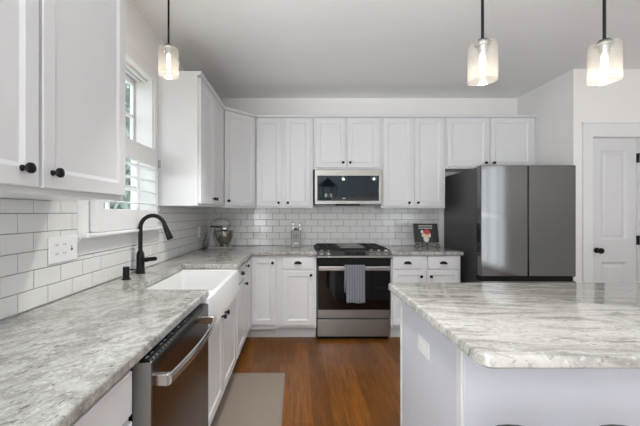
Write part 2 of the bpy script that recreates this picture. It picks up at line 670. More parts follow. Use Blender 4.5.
shell_window('window_2', -2.1, -1.1, -4.34, -4.29, 0.12, 2.3, 'x')
shell_window('window_3', 3.2, 4.3, -4.34, -4.29, 0.6, 2.3, 'x')
shell_window('window_5', LX - 0.14, LX - 0.09, -3.8, -1.4, 0.6, 2.3, 'y')  # unseen window put in to go with the breakfast side fill lamp
shell_window('window_4', 4.69, 4.74, -2.25, -1.0, 0.04, 2.48, 'y')

# ---- tile backsplash: real glazed tiles over grout
TW, TH, TG = 0.157, 0.0785, 0.0028


def tile_field(name, u0, u1, v0, rows, to3, phase, cut, label):
    mb = MB()
    bm = mb.bm
    bev = 0.0022

    def slab(a0, a1, b0, b1):
        if a1 - a0 < 0.008 or b1 - b0 < 0.008:
            return
        tilt = [random.uniform(-0.0004, 0.0004) for _ in range(4)]
        lo = [bm.verts.new(to3(a, b, 0.0052)) for a, b in ((a0, b0), (a1, b0), (a1, b1), (a0, b1))]
        hi = [bm.verts.new(to3(a, b, 0.0080 + tilt[k])) for k, (a, b) in enumerate(((a0 + bev, b0 + bev), (a1 - bev, b0 + bev), (a1 - bev, b1 - bev), (a0 + bev, b1 - bev)))]
        bm.faces.new(hi).material_index = 0
        for k in range(4):
            bm.faces.new((lo[k], lo[(k + 1) % 4], hi[(k + 1) % 4], hi[k])).material_index = 0
    for r in range(rows):
        b0, b1 = v0 + r * TH + TG / 2, v0 + (r + 1) * TH - TG / 2
        x = phase + (0.5 * TW if r % 2 else 0)
        x -= math.ceil((x - u0) / TW + 1) * TW
        while x < u1:
            a0, a1 = max(x + TG / 2, u0), min(x + TW - TG / 2, u1)
            if a1 > a0:
                for (c0, c1, d0, d1) in cut(a0, a1, b0, b1):
                    slab(c0, c1, d0, d1)
            x += TW
    # grout bed
    for (a0, a1, b0, b1) in cut(u0, u1, v0, v0 + rows * TH):
        v = [bm.verts.new(to3(a, b, 0.0055)) for a, b in ((a0, b0), (a1, b0), (a1, b1), (a0, b1))]
        bm.faces.new(v).material_index = 1
        w = [bm.verts.new(to3(a, b, 0.0)) for a, b in ((a0, b0), (a1, b0), (a1, b1), (a0, b1))]
        for k in range(4):
            bm.faces.new((v[k], v[(k + 1) % 4], w[(k + 1) % 4], w[k])).material_index = 1
    o = mb.build(name, [M['tile'], M['grout']], recalc=True)
    return struct(o, label, 'backsplash')


CASY0, CASY1, CASZ0 = 1.652, 2.6, 1.095


def cut_left(a0, a1, b0, b1):
    """clip tiles around the window casing and its apron"""
    if a1 <= CASY0 or a0 >= CASY1 or b1 <= CASZ0:
        return [(a0, a1, b0, b1)]
    out = []
    if a0 < CASY0:
        out.append((a0, CASY0, b0, b1))
    if a1 > CASY1:
        out.append((CASY1, a1, b0, b1))
    if b0 < CASZ0:
        out.append((max(a0, CASY0), min(a1, CASY1), b0, CASZ0))
    return out


UB = 1.366           # underside of the wall cabinets
tile_field('wall_tile_left', -0.35, BY - 0.008, 0.916, 6, lambda u, v, d: (WX + d, u, v), 1.459, lambda a0, a1, b0, b1: cut_left(a0, a1, b0, min(b1, UB - 0.002)) if b0 < UB - 0.01 else [],
           'white subway tile under the window')
tile_field('wall_tile_back', WX + 0.006, 1.735, 0.916, 7, lambda u, v, d: (u, BY - d, v), 0.02, lambda a0, a1, b0, b1: [(a0, a1, b0, min(b1, 1.45))] if b0 < 1.44 else [],
           'white subway tile behind the range')

# ---- window over the sink
win = bpy.data.objects.new('window_1', None)
win.location = (WX, 2.14, WZ0)
col.objects.link(win)
struct(win, 'white framed window over the sink with trees outside', 'window')
# casing: two legs, head, apron below the stool
cx0, cx1 = WX, WX + 0.0125
MB().grid([CASY0, WY0, WY1, 2.597], [1.206, WZ1, WZ1 + 0.095], lambda i, j: j == 1 or i != 1, lambda u, v, d: (cx0 + d, u, v), 0.0125).build('casing', M['trim'], win, bevel=0.003)
box('stool', M['trim'], win, WX - 0.03, WX + 0.062, CASY0 - 0.0, 2.60, 1.186, 1.206, bev=0.006)
MB().box(cx0, cx1, CASY0, 2.597, CASZ0 + 0.002, 1.186).build('apron', M['trim'], win, bevel=0.003)
MB().box(cx1, cx1 + 0.012, CASY0, 2.597, 1.165, 1.186).build('apron_moulding', M['trim'], win, bevel=0.004)
# head stop mouldings across the reveal
box('head_stop', M['trim'], win, WX - 0.062, WX - 0.042, WY0, WY1, WZ1 - 0.022, WZ1, bev=0.004)
box('head_stop', M['trim'], win, WX - 0.105, WX - 0.088, WY0, WY1, WZ1 - 0.016, WZ1, bev=0.004)
box('side_jamb', M['trim'], win, WX - 0.125, WX - 0.0, WY1 - 0.012, WY1, 1.206, WZ1)
box('side_jamb', M['trim'], win, WX - 0.125, WX + 0.0135, WY0, WY0 + 0.02, 1.206, WZ1)
box('sill', M['trim'], win, WX - 0.165, WX - 0.03, WY0, WY1, 1.19, 1.206)


def sash(x0, x1, z0, z1):
    y0, y1 = WY0 + 0.005, WY1 - 0.005
    ym, zm = (y0 + y1) / 2, (z0 + z1) / 2
    us_ = [y0, y0 + 0.026, ym - 0.009, ym + 0.009, y1 - 0.026, y1]
    vs_ = [z0, z0 + 0.045, zm - 0.009, zm + 0.009, z1 - 0.04, z1]
    s = MB().grid(us_, vs_, lambda i, j: i % 2 == 0 or j % 2 == 0, lambda u, v, d: (x0 + d, u, v), x1 - x0).build('sash', M['trim'], win, bevel=0.002)
    xm = (x0 + x1) / 2
    MB().box(xm - 0.002, xm + 0.002, y0 + 0.02, y1 - 0.02, z0 + 0.03, z1 - 0.03).build('pane', M['glass'], s)


sash(WX - 0.16, WX - 0.135, 1.755, 2.31)
sash(WX - 0.132, WX - 0.107, 1.206, 1.79)

# ---- café plantation shutter
sh = thing('plantation_shutter', 'white louvred cafe shutter covering the lower half of the window', 'shutter', (WX + 0.03, 2.14, 1.208))
SY0, SY1, SZ0, SZ1 = 1.743, 2.522, 1.208, 1.777
MB().grid([SY0, 1.815, 2.475, SY1], [SZ0, 1.333, 1.655, SZ1], lambda i, j: not (i == 1 and j == 1), lambda u, v, d: (WX + 0.014 + d, u, v), 0.033).build('shutter_frame', M['trim'], sh, bevel=0.004)
for k in range(4):
    z = 1.375 + 0.083 * k
    pr = []
    for i in range(16):
        a = 2 * PI * i / 16
        pr.append((0.036 * math.cos(a), 0.0055 * math.sin(a)))
    MB().loops([[Vector((WX + 0.028 + x, y, z + w)) for x, w in pr] for y in (1.817, 2.473)]).build('louver', M['trim'], sh, smooth='auto')
MB().tube([(WX + 0.071, 2.145, 1.345), (WX + 0.071, 2.145, 1.645)], 0.006, 8).build('tilt_rod', M['trim'], sh)
for z in (1.30, 1.68):
    MB().box(WX + 0.03, WX + 0.062, SY1, SY1 + 0.006, z - 0.03, z + 0.03).build('hinge', M['steel'], sh)

# ---- pantry door
pd = bpy.data.objects.new('door_1', None)
pd.location = (3.095, PY, 0)
col.objects.link(pd)
struct(pd, 'narrow white two panel pantry door beside the fridge', 'door')
mb = MB()
DX0, DX1, DZ0, DZ1 = 2.874, 3.316, 0.01, 2.038
yf = PY + 0.012


def ring(x0, x1, z0, z1, y):
    return [(x0, y, z0), (x1, y, z0), (x1, y, z1), (x0, y, z1)]


mb.grid([DX0, DX0 + 0.095, DX1 - 0.095, DX1], [DZ0, 0.24, 0.83, 1.045, 1.925, DZ1], lambda i, j: not (i == 1 and j in (1, 3)), lambda u, v, d: (u, yf + 0.036 - d, v), 0.036)
for z0, z1 in ((0.24, 0.83), (1.045, 1.925)):
    a, b = DX0 + 0.095, DX1 - 0.095
    mb.loops([ring(a, b, z0, z1, yf + 0.03), ring(a, b, z0, z1, yf), ring(a + 0.018, b - 0.018, z0 + 0.018, z1 - 0.018, yf + 0.011), ring(a + 0.03, b - 0.03, z0 + 0.03, z1 - 0.03, yf + 0.011),
              ring(a + 0.05, b - 0.05, z0 + 0.05, z1 - 0.05, yf + 0.004)])
mb.build('door_slab', M['door'], pd)
MB().grid([2.772, 2.866, 3.324, 3.418], [0, 2.047, 2.187], lambda i, j: j == 1 or i != 1, lambda u, v, d: (u, PY - d, v), 0.02).build('casing', M['trim'], pd, bevel=0.004)
MB().box(2.766, 3.424, PY - 0.026, PY, 2.172, 2.19).build('casing_cap', M['trim'], pd, bevel=0.004)
kb = MB().lathe([(0.027, 0), (0.027, 0.006), (0.011, 0.009), (0.011, 0.03), (0.022, 0.036), (0.028, 0.048), (0.026, 0.058), (0.012, 0.064)], (2.925, yf, 0.946), (0, -1, 0), 18)
kb.build('door_knob', M['black'], pd, smooth='auto')
for z in (1.845, 1.045, 0.25):
    MB().box(3.312, 3.326, PY - 0.012, PY + 0.012, z - 0.045, z + 0.045).build('hinge', M['black'], pd)
struct(box('baseboard_pantry', M['trim'], None, 3.418, RX, PY - 0.015, PY, 0, 0.13, bev=0.004))

# ------------------------------------------------------------------ cabinets
LEFT = Matrix(((0, 1, 0, 0), (0, 0, 0, 0), (0, 0, 0, 0), (0, 0, 0, 1)))


class Face:
    """a cabinet front: u runs along it, n out of it"""
    def __init__(self, origin, u, n):
        self.o, self.u, self.n = Vector(origin), Vector(u), Vector(n)

    def p(self, u, z, d):
        q = self.o + self.u * u + self.n * d
        return Vector((q.x, q.y, z))


FL = Face((-0.49, 0, 0), (0, 1, 0), (1, 0, 0))          # left base run
FB = Face((0, 3.45, 0), (1, 0, 0), (0, -1, 0))          # back base run
FUL = Face((WX + 0.32, 0, 0), (0, 1, 0), (1, 0, 0))     # left wall cabinets
FUB = Face((0, 3.77, 0), (1, 0, 0), (0, -1, 0))         # back wall cabinets


def rectr(F, u0, u1, z0, z1, d):
    return [F.p(u0, z0, d), F.p(u1, z0, d), F.p(u1, z1, d), F.p(u0, z1, d)]


def door(F, root, u0, u1, z0, z1, name='door', s=0.05, t=0.02, m=None):
    b = 0.0025
    I = lambda k, d: rectr(F, u0 + k, u1 - k, z0 + k, z1 - k, d)
    return MB().loops([I(0, 0), I(0, t - b), I(b, t), I(s, t), I(s + 0.014, t - 0.007)]).build(name, m or M['cab'], root)


def slab(F, root, u0, u1, z0, z1, name='drawer', t=0.02):
    b = 0.004
    I = lambda k, d: rectr(F, u0 + k, u1 - k, z0 + k, z1 - k, d)
    return MB().loops([I(0, 0), I(0, t - b), I(b, t)]).build(name, M['cab'], root)


def knob(F, parent, u, z, d=0.02):
    MB().lathe([(0.009, 0), (0.009, 0.003), (0.0055, 0.006), (0.0055, 0.013), (0.0125, 0.017), (0.0155, 0.023), (0.0145, 0.029), (0.008, 0.0325)], F.p(u, z, d), F.n, 16).build('knob', M['black'], parent, smooth='auto')


def cup(F, parent, u, z, d=0.02):
    rings = []
    for i in range(13):
        t = PI * (0.02 + 0.96 * i / 12)
        r = []
        for j in range(7):
            s = PI / 2 * j / 6
            r.append(F.p(u + 0.039 * math.cos(t), z - 0.012 + 0.026 * math.sin(t) * math.cos(s), d + 0.001 + 0.026 * math.sin(t) * math.sin(s)))
        rings.append(r)
    MB().loops(rings, False, False, closed=False).build('cup_pull', M['black'], parent, smooth=True, solid=0.003)


def cbox(F, root, name, u0, u1, z0, z1, depth, m=None, d=0.0):
    """box from the face plane back into the cabinet"""
    a, b = F.p(u0, z0, d), F.p(u1, z1, d - depth)
    return box(name, m or M['cab_in'], root, min(a.x, b.x), max(a.x, b.x), min(a.y, b.y), max(a.y, b.y), z0, z1, bev=0.0015)


def cab(F, u0, u1, z0, label, cat, name, group=None):
    p = F.p((u0 + u1) / 2, z0, -0.15)
    return thing(name, label, cat, (p.x, p.y, z0), group)


UT = 2.376           # tops of wall cabinet doors
UD0 = 1.386
CT = 2.40
# wall cabinets on the window wall
c = cab(FUL, 0.45, 1.487, UB, 'big white wall cabinet on the near side of the window, with black knobs', 'cabinet', 'wall_cabinet')
cbox(FUL, c, 'cabinet_box', 0.45, 1.487, UB, CT, 0.315, M['cab'])
d1 = door(FUL, c, 0.50, 0.979, UD0, UT)
d2 = door(FUL, c, 0.993, 1.473, UD0, UT)
knob(FUL, d1, 0.917, 1.434)
knob(FUL, d2, 1.031, 1.434)
c = cab(FUL, 2.60, 3.47, UB, 'tall white two door wall cabinet between the window and the corner cabinet', 'cabinet', 'wall_cabinet')
cbox(FUL, c, 'cabinet_box', 2.60, 3.455, UB, CT, 0.315, M['cab'])
d1 = door(FUL, c, 2.625, 3.03, UD0, UT)
d2 = door(FUL, c, 3.04, 3.445, UD0, UT)
knob(FUL, d1, 3.0, 1.437)
knob(FUL, d2, 3.07, 1.437)
# diagonal corner
A = Vector((WX + 0.32, 3.46, 0))
B = Vector((-0.465, 3.77, 0))
ud = (B - A).normalized()
FD = Face(A, ud, (ud.y, -ud.x, 0))
c = thing('corner_wall_cabinet', 'white angled corner wall cabinet with one door above the stand mixer', 'cabinet', (-0.85, 3.85, UB))
pts = [(A.x, A.y), (B.x, B.y), (B.x, BY - 0.01), (WX + 0.01, BY - 0.01), (WX + 0.01, A.y)]
MB().loops([[Vector((x, y, z)) for x, y in pts] for z in (UB, CT)]).build('cabinet_box', M['cab'], c)
LD = (B - A).length
d1 = door(FD, c, 0.022, LD - 0.022, UD0, UT)
knob(FD, d1, 0.055, 1.437)


def upper(u0, u1, z0, label, doors, knobs_z):
    c = cab(FUB, u0, u1, z0, label, 'cabinet', 'wall_cabinet')
    cbox(FUB, c, 'cabinet_box', u0 + 0.001, u1 - 0.001, z0, CT, 0.30, M['cab'])
    m_ = (doors[0][1] + doors[1][0]) / 2
    for k, (a, b) in enumerate(doors):
        d_ = door(FUB, c, a, b, z0 + 0.02, UT)
        knob(FUB, d_, b - 0.03 if k == 0 else a + 0.03, knobs_z)
    return c


upper(-0.463, 0.182, UB, 'tall white two door wall cabinet between the corner cabinet and the microwave', [(-0.455, -0.176), (-0.132, 0.15)], 1.425)
upper(0.184, 0.945, 1.80, 'short white two door wall cabinet directly above the microwave', [(0.205, 0.545), (0.565, 0.91)], 1.875)
upper(0.947, 1.672, UB, 'tall white two door wall cabinet between the microwave and the fridge', [(0.968, 1.285), (1.325, 1.648)], 1.425)
upper(1.674, NX - 0.002, 1.81, 'short wide white wall cabinet above the fridge', [(1.69, 2.145), (2.175, 2.645)], 1.872)

# crown moulding along the wall cabinet tops
prof = [(0.0, 2.383), (0.022, 2.383), (0.025, 2.391), (0.032, 2.398), (0.034, 2.405), (0.034, 2.410), (0.0, 2.410)]


def crown(path, name, label):
    """path: list of (point, outward direction for the mitre)"""
    rings = [[Vector((p[0] + n[0] * d, p[1] + n[1] * d, z)) for d, z in prof] for p, n in path]
    o = MB().loops(rings).build(name, M['cab'])
    return struct(o, label, 'crown moulding')


k1 = math.tan(math.radians(24.5))
k2 = math.tan(math.radians(20.5))
crown([((WX + 0.01, 2.60), (0, -0.3)), ((WX + 0.32, 2.60), (1, -0.3)), ((A.x, A.y), (1, -k1)), ((B.x, B.y), (k2, -1)), ((NX - 0.003, 3.77), (0, -1))], 'trim_1', 'white crown moulding along the tops of the far wall cabinets')
crown([((WX + 0.32, 0.45), (1, 0)), ((WX + 0.32, 1.487), (1, 1)), ((WX + 0.01, 1.487), (0, 1))], 'trim_2', 'white crown moulding on the cabinet before the window')

# base cabinets, window wall
BT = 0.875
c = cab(FL, 0.1, 0.975, 0, 'white base cabinet on the near side of the dishwasher', 'cabinet', 'base_cabinet')
cbox(FL, c, 'cabinet_box', 0.1, 0.972, 0.11, BT, 0.58, M['cab'])
cbox(FL, c, 'toe_kick', 0.1, 0.972, 0, 0.11, 0.5, M['cab'], d=-0.07)
d1 = slab(FL, c, 0.13, 0.955, 0.735, 0.86)
cup(FL, d1, 0.54, 0.80)
d1 = door(FL, c, 0.13, 0.54, 0.155, 0.715)
d2 = door(FL, c, 0.548, 0.955, 0.155, 0.715)
knob(FL, d1, 0.51, 0.67)
knob(FL, d2, 0.58, 0.67)

c = cab(FL, 1.64, 2.605, 0, 'white two door base cabinet under the farmhouse sink', 'cabinet', 'sink_base_cabinet')
MB().grid([1.642, 1.692, 2.600, 2.604], [0.11, 0.69, BT], lambda i, j: j == 0 or i != 1, lambda u, v, d: (-0.51 + d, u, v), 0.02).build('face_frame', M['cab'], c)
box('cabinet_box', M['cab_in'], c, -1.07, -0.51, 1.642, 2.604, 0.11, 0.63)
cbox(FL, c, 'toe_kick', 1.642, 2.604, 0, 0.11, 0.5, M['cab'], d=-0.07)
d1 = door(FL, c, 1.665, 2.125, 0.155, 0.69)
d2 = door(FL, c, 2.135, 2.585, 0.155, 0.69)
knob(FL, d1, 2.085, 0.665)
knob(FL, d2, 2.175, 0.665)

c = cab(FL, 2.606, 3.05, 0, 'narrow white base cabinet with one drawer beside the sink', 'cabinet', 'base_cabinet')
cbox(FL, c, 'cabinet_box', 2.607, 3.049, 0.11, BT, 0.58, M['cab'])
cbox(FL, c, 'toe_kick', 2.607, 3.049, 0, 0.11, 0.5, M['cab'], d=-0.07)
d1 = slab(FL, c, 2.635, 3.035, 0.735, 0.858)
cup(FL, d1, 2.845, 0.80)
d1 = door(FL, c, 2.635, 3.035, 0.155, 0.715)
knob(FL, d1, 2.995, 0.678)

c = thing('corner_base_cabinet', 'white inside corner base cabinet with two full height door leaves', 'cabinet', (-0.75, 3.7, 0))
cbox(FL, c, 'cabinet_box', 3.051, 4.06, 0.11, BT, 0.58, M['cab'])
box('cabinet_box', M['cab'], c, -0.489, -0.212, 3.45, 4.06, 0.11, BT)
MB().box(-1.05, -0.56, 3.051, 4.06, 0, 0.11).box(-0.56, -0.212, 3.525, 4.06, 0, 0.11).build('toe_kick', M['cab'], c)
d1 = door(FL, c, 3.065, 3.425, 0.155, 0.845)
knob(FL, d1, 3.095, 0.82)
d2 = door(FB, c, -0.468, -0.222, 0.16, 0.845)
knob(FB, d2, -0.25, 0.80)

c = cab(FB, -0.21, 0.2, 0, 'white base cabinet with one drawer beside the range, below the knife block', 'cabinet', 'base_cabinet')
cbox(FB, c, 'cabinet_box', -0.21, 0.2, 0.125, BT, 0.60, M['cab'])
cbox(FB, c, 'toe_kick', -0.21, 0.2, 0, 0.125, 0.5, M['cab'], d=-0.075)
d1 = slab(FB, c, -0.152, 0.17, 0.735, 0.858)
cup(FB, d1, 0.01, 0.80)
d1 = door(FB, c, -0.152, 0.17, 0.155, 0.712)
knob(FB, d1, 0.143, 0.675)

c = cab(FB, 0.97, 1.695, 0, 'white base cabinet with two drawers beside the fridge, below the cookbook', 'cabinet', 'base_cabinet')
cbox(FB, c, 'cabinet_box', 0.97, 1.688, 0.125, BT, 0.60, M['cab'])
cbox(FB, c, 'toe_kick', 0.97, 1.688, 0, 0.125, 0.5, M['cab'], d=-0.075)
d1 = slab(FB, c, 0.984, 1.292, 0.735, 0.868)
d2 = slab(FB, c, 1.345, 1.668, 0.735, 0.868)
cup(FB, d1, 1.138, 0.80)
cup(FB, d2, 1.506, 0.80)
d1 = door(FB, c, 0.984, 1.302, 0.155, 0.725)
d2 = door(FB, c, 1.335, 1.668, 0.155, 0.725)
knob(FB, d1, 1.272, 0.66)
knob(FB, d2, 1.372, 0.66)

# ------------------------------------------------------------------ countertops
CTZ0, CTZ1 = 0.876, 0.914
xs = [WX + 0.009, -0.872, -0.457, 0.203]
ys = [-0.35, 1.735, 2.577, 3.405, BY - 0.009]
o = MB().grid(xs, ys, lambda i, j: i == 0 or (i == 1 and j != 1) or (i == 2 and j == 3), lambda u, v, d: (u, v, CTZ0 + d), CTZ1 - CTZ0).build('countertop', M['granite_l'], bevel=0.009, seg=3)
tag(o, 'grey veined granite countertop running round the sink and the corner', 'countertop')
o = MB().box(0.968, 1.70, 3.405, BY - 0.009, CTZ0, CTZ1).build('countertop', M['granite_l'], bevel=0.009, seg=3)
tag(o, 'short grey granite countertop between the range and the fridge', 'countertop')

# ------------------------------------------------------------------ farmhouse sink
sk = thing('farmhouse_sink', 'white apron front farmhouse sink set under the window', 'sink', (-0.66, 2.15, 0.65))
SX0, SX1, SYa, SYb = -0.915, -0.449, 1.697, 2.597
rings = [rrect(SX0, SX1, SYa, SYb, 0.02, 0.695), rrect(SX0, SX1, SYa, SYb, 0.02, 0.862), rrect(SX0 + 0.004, SX1 - 0.004, SYa + 0.004, SYb - 0.004, 0.018, 0.870), rrect(SX0 + 0.012, SX1 - 0.012, SYa + 0.012, SYb - 0.012, 0.015, 0.874),
         rrect(SX0 + 0.03, SX1 - 0.028, SYa + 0.03, SYb - 0.03, 0.03, 0.874), rrect(SX0 + 0.036, SX1 - 0.034, SYa + 0.036, SYb - 0.036, 0.03, 0.868), rrect(SX0 + 0.045, SX1 - 0.04, SYa + 0.045, SYb - 0.045, 0.04, 0.72),
         rrect(SX0 + 0.07, SX1 - 0.06, SYa + 0.07, SYb - 0.07, 0.05, 0.70)]
MB().loops(rings).build('basin', M['sink'], sk, smooth='auto')
MB().lathe([(0.045, 0.7), (0.045, 0.703), (0.03, 0.703), (0.02, 0.7005)], (-0.70, 2.15, 0), n=20).build('drain', M['chrome'], sk)

# ------------------------------------------------------------------ faucet and soap dispenser
fx, fy = -1.03, 2.197
fc = thing('kitchen_faucet', 'matte black pull-down faucet with a high arched neck', 'faucet', (fx, fy, CTZ1))
MB().lathe([(0.029, CTZ1), (0.029, CTZ1 + 0.006), (0.0265, CTZ1 + 0.012), (0.0245, 1.04), (0.019, 1.055), (0.0145, 1.062)], (fx, fy, 0), n=20).build('faucet_body', M['black'], fc, smooth='auto')
R = 0.081
pts = [(fx, fy, 1.05), (fx, fy, 1.13), (fx, fy, 1.205)]
for i in range(1, 17):
    a = PI - (PI * 0.93) * i / 16
    pts.append((fx + R + R * math.cos(a), fy, 1.212 + R * math.sin(a)))
MB().tube(pts, 0.0135, 14).build('neck', M['black'], fc, smooth='auto')
e = Vector(pts[-1])
dr = (Vector(pts[-1]) - Vector(pts[-2])).normalized()
dr = (dr + Vector((0.12, 0, -0.1))).normalized()
MB().tube([e - dr * 0.004, e + dr * 0.012, e + dr * 0.03, e + dr * 0.092, e + dr * 0.1], [0.0145, 0.0155, 0.0165, 0.0215, 0.019], 16).build('spray_head', M['black'], fc, smooth='auto')
MB().tube([(fx + 0.015, fy - 0.01, 1.004), (fx + 0.045, fy - 0.015, 1.004), (fx + 0.07, fy - 0.02, 1.009), (fx + 0.11, fy - 0.025, 1.013), (fx + 0.118, fy - 0.026, 1.013)], [0.015, 0.015, 0.0135, 0.0135, 0.009], 12).build('lever_handle', M['black'], fc, smooth='auto')
sx, sy = -1.018, 1.99
sd = thing('soap_dispenser', 'small matte black soap dispenser pump beside the faucet', 'soap dispenser', (sx, sy, CTZ1))
MB().lathe([(0.025, CTZ1), (0.025, CTZ1 + 0.006), (0.0185, CTZ1 + 0.009), (0.0185, CTZ1 + 0.073), (0.017, CTZ1 + 0.076)], (sx, sy, 0), n=18).build('pump_body', M['black'], sd, smooth='auto')
MB().tube([(sx + 0.01, sy, CTZ1 + 0.06), (sx + 0.055, sy, CTZ1 + 0.058), (sx + 0.07, sy, CTZ1 + 0.053)], 0.0045, 10).build('spout', M['black'], sd, smooth='auto')

# ------------------------------------------------------------------ dishwasher
dw = thing('dishwasher', 'stainless dishwasher with a curved bar handle and black top controls', 'dishwasher', (-0.7, 1.31, 0))
DY0, DY1 = 0.992, 1.632
box('tub', M['gap'], dw, -1.04, -0.49, 0.982, 1.638, 0.02, 0.868)
MB().box(-0.488, -0.432, DY0, DY1, 0.12, 0.866).build('door', M['steel_y'], dw, bevel=0.004)
MB().box(-0.486, -0.437, DY0 + 0.006, DY1 - 0.006, 0.866, 0.8695).build('control_strip', M['dwprint'], dw)
MB().box(-0.487, -0.434, DY0 - 0.003, DY0 + 0.001, 0.121, 0.864).build('lit_edge', M['block'], dw)  # paler strip: light on the door's near edge put into its colour
hp = []
for i in range(17):
    t = i / 16
    hp.append((-0.372 - 0.0 + 0.018 * math.sin(PI * t) - 0.02, DY0 + 0.03 + (DY1 - DY0 - 0.06) * t, 0.80))
hd = MB()
rr_ = []
for p in hp:
    ring_ = []
    for i in range(12):
        a = 2 * PI * i / 12
        ring_.append(Vector((p[0] + 0.009 * math.cos(a), p[1], p[2] + 0.017 * math.sin(a))))
    rr_.append(ring_)
hd.loops(rr_)
hnd = hd.build('handle', M['chrome'], dw, smooth='auto')
for y in (DY0 + 0.035, DY1 - 0.035):
    MB().box(-0.434, -0.392, y - 0.011, y + 0.011, 0.782, 0.818).build('handle_post', M['chrome'], hnd, bevel=0.003)
box('kick_plate', M['gap'], dw, -0.56, -0.54, DY0, DY1, 0.0, 0.11)

# ------------------------------------------------------------------ range
rg = thing('gas_range', 'stainless slide-in gas range with black glass oven door', 'range', (0.585, 3.75, 0))
RX0, RX1 = 0.2085, 0.9635
RF = 3.435
MB().box(RX0 + 0.004, RX1 - 0.004, RF + 0.035, BY - 0.012, 0.03, 0.905).build('range_body', M['fside'], rg)
MB().box(RX0 + 0.02, RX1 - 0.02, RF + 0.05, 4.0, 0.0, 0.03).build('range_base', M['gap'], rg)
# cooktop and raked control panel
MB().loops([[(x, 3.46, 0.905), (x, 3.46, 0.925), (x, BY - 0.012, 0.925), (x, BY - 0.012, 0.905)] for x in (RX0 - 0.002, RX1 + 0.002)]).build('cooktop', M['gap'], rg, bevel=0.003)
cp = MB().loops([[(x, 3.40, 0.845), (x, 3.375, 0.86), (x, 3.378, 0.872), (x, 3.47, 0.9265), (x, 3.47, 0.845)] for x in (RX0 - 0.004, RX1 + 0.004)]).build('control_panel', M['psteel'], rg)
sl = Vector((0, 3.47 - 3.378, 0.9265 - 0.872)).normalized()
nn = Vector((0, -sl.z, sl.y))
base = Vector((0, 3.378, 0.872))


def onpanel(x, t, d):
    q = base + sl * t + nn * d
    return Vector((x, q.y, q.z))


MB().loops([[onpanel(x, t, d) for x, t in ((0.482, 0.02), (0.70, 0.02), (0.70, 0.075), (0.482, 0.075))] for d in (0.0005, 0.0025)]).build('display', M['rgprint'], cp)
for x in (0.252, 0.322, 0.757, 0.833, 0.905):
    k_ = MB().lathe([(0.026, 0), (0.026, 0.004), (0.0195, 0.006), (0.0185, 0.03), (0.016, 0.034)], onpanel(x, 0.052, 0.0), nn, 20).build('burner_knob', M['chrome'], rg, smooth='auto')
    MB().loops([[onpanel(x + a, 0.052 + b, d) for a, b in ((-0.003, -0.014), (0.003, -0.014), (0.003, 0.018), (-0.003, 0.018))] for d in (0.033, 0.040)]).build('pointer', M['chrome'], k_)
# grates, griddle, burners
for gx0, gx1 in ((RX0 + 0.02, 0.437), (0.735, RX1 - 0.02)):
    g = MB()
    z0, z1 = 0.931, 0.943
    y0, y1 = 3.49, 4.03
    for x in (gx0, (gx0 + gx1) / 2 - 0.006, gx1 - 0.012):
        g.box(x, x + 0.012, y0, y1, z0, z1)
    for y in (y0, y0 + 0.13, (y0 + y1) / 2 - 0.006, y1 - 0.142, y1 - 0.012):
        g.box(gx0, gx1, y, y + 0.012, z0 + 0.001, z1 + 0.001)
    for x in (gx0, gx1 - 0.012):
        for y in (y0, y1 - 0.012):
            g.box(x, x + 0.012, y, y + 0.012, 0.925, z0)
    g.build('grate', M['iron'], rg)
    for y in (3.62, 3.9):
        MB().lathe([(0.052, 0.925), (0.05, 0.929), (0.036, 0.930), (0.036, 0.9305), (0.03, 0.9308)], ((gx0 + gx1) / 2, y, 0), n=20).build('burner', M['iron'], rg, smooth='auto')
g = MB()
for x in (0.445, 0.715):
    g.box(x, x + 0.012, 3.49, 4.03, 0.931, 0.943)
for y in (3.49, 4.018):
    g.box(0.445, 0.727, y, y + 0.012, 0.932, 0.944)
for x in (0.445, 0.715):
    for y in (3.49, 4.018):
        g.box(x, x + 0.012, y, y + 0.012, 0.925, 0.931)
g.build('grate', M['iron'], rg)
MB().loops([rrect(0.46, 0.712, 3.53, 3.99, 0.02, 0.930), rrect(0.46, 0.712, 3.53, 3.99, 0.02, 0.950), rrect(0.47, 0.702, 3.54, 3.98, 0.015, 0.950), rrect(0.472, 0.70, 3.542, 3.978, 0.015, 0.943)]).build('griddle', M['griddle'], rg)
# dark recess under the control panel, oven door, drawer
box('vent_recess', M['gap'], rg, RX0 + 0.003, RX1 - 0.003, 3.425, RF + 0.04, 0.775, 0.847)
od = MB().box(RX0 + 0.003, RX1 - 0.003, RF, RF + 0.034, 0.228, 0.785).build('oven_door', M['steel'], rg, bevel=0.003)
MB().box(RX0 + 0.006, RX1 - 0.006, RF - 0.004, RF + 0.002, 0.315, 0.782).build('door_glass', M['bglass'], od, bevel=0.001)
hb = MB().box(RX0 + 0.012, RX1 - 0.012, RF - 0.058, RF - 0.036, 0.722, 0.770).build('handle', M['chrome'], od, bevel=0.008, seg=3)
for x in (RX0 + 0.03, RX1 - 0.03):
    MB().box(x - 0.014, x + 0.014, RF - 0.04, RF - 0.003, 0.728, 0.764).build('handle_post', M['chrome'], hb)
lg = MB().lathe([(0.0145, 0), (0.0145, 0.0012), (0.0115, 0.0012), (0.0115, 0.0004)], (0.588, RF - 0.0002, 0.27), (0, -1, 0), 24).build('emblem', M['block'], od)
sw = []
for i in range(22):
    t = i / 21
    sw.append((0.588 - 0.007 + 0.014 * t, RF - 0.0012, 0.27 + 0.0055 * math.sin(t * 3.2 * PI)))
MB().tube(sw, 0.0009, 5).build('script', M['chrome'], lg)
MB().box(RX0 + 0.003, RX1 - 0.003, RF, RF + 0.034, 0.04, 0.212).build('warming_drawer', M['steel'], rg, bevel=0.003)

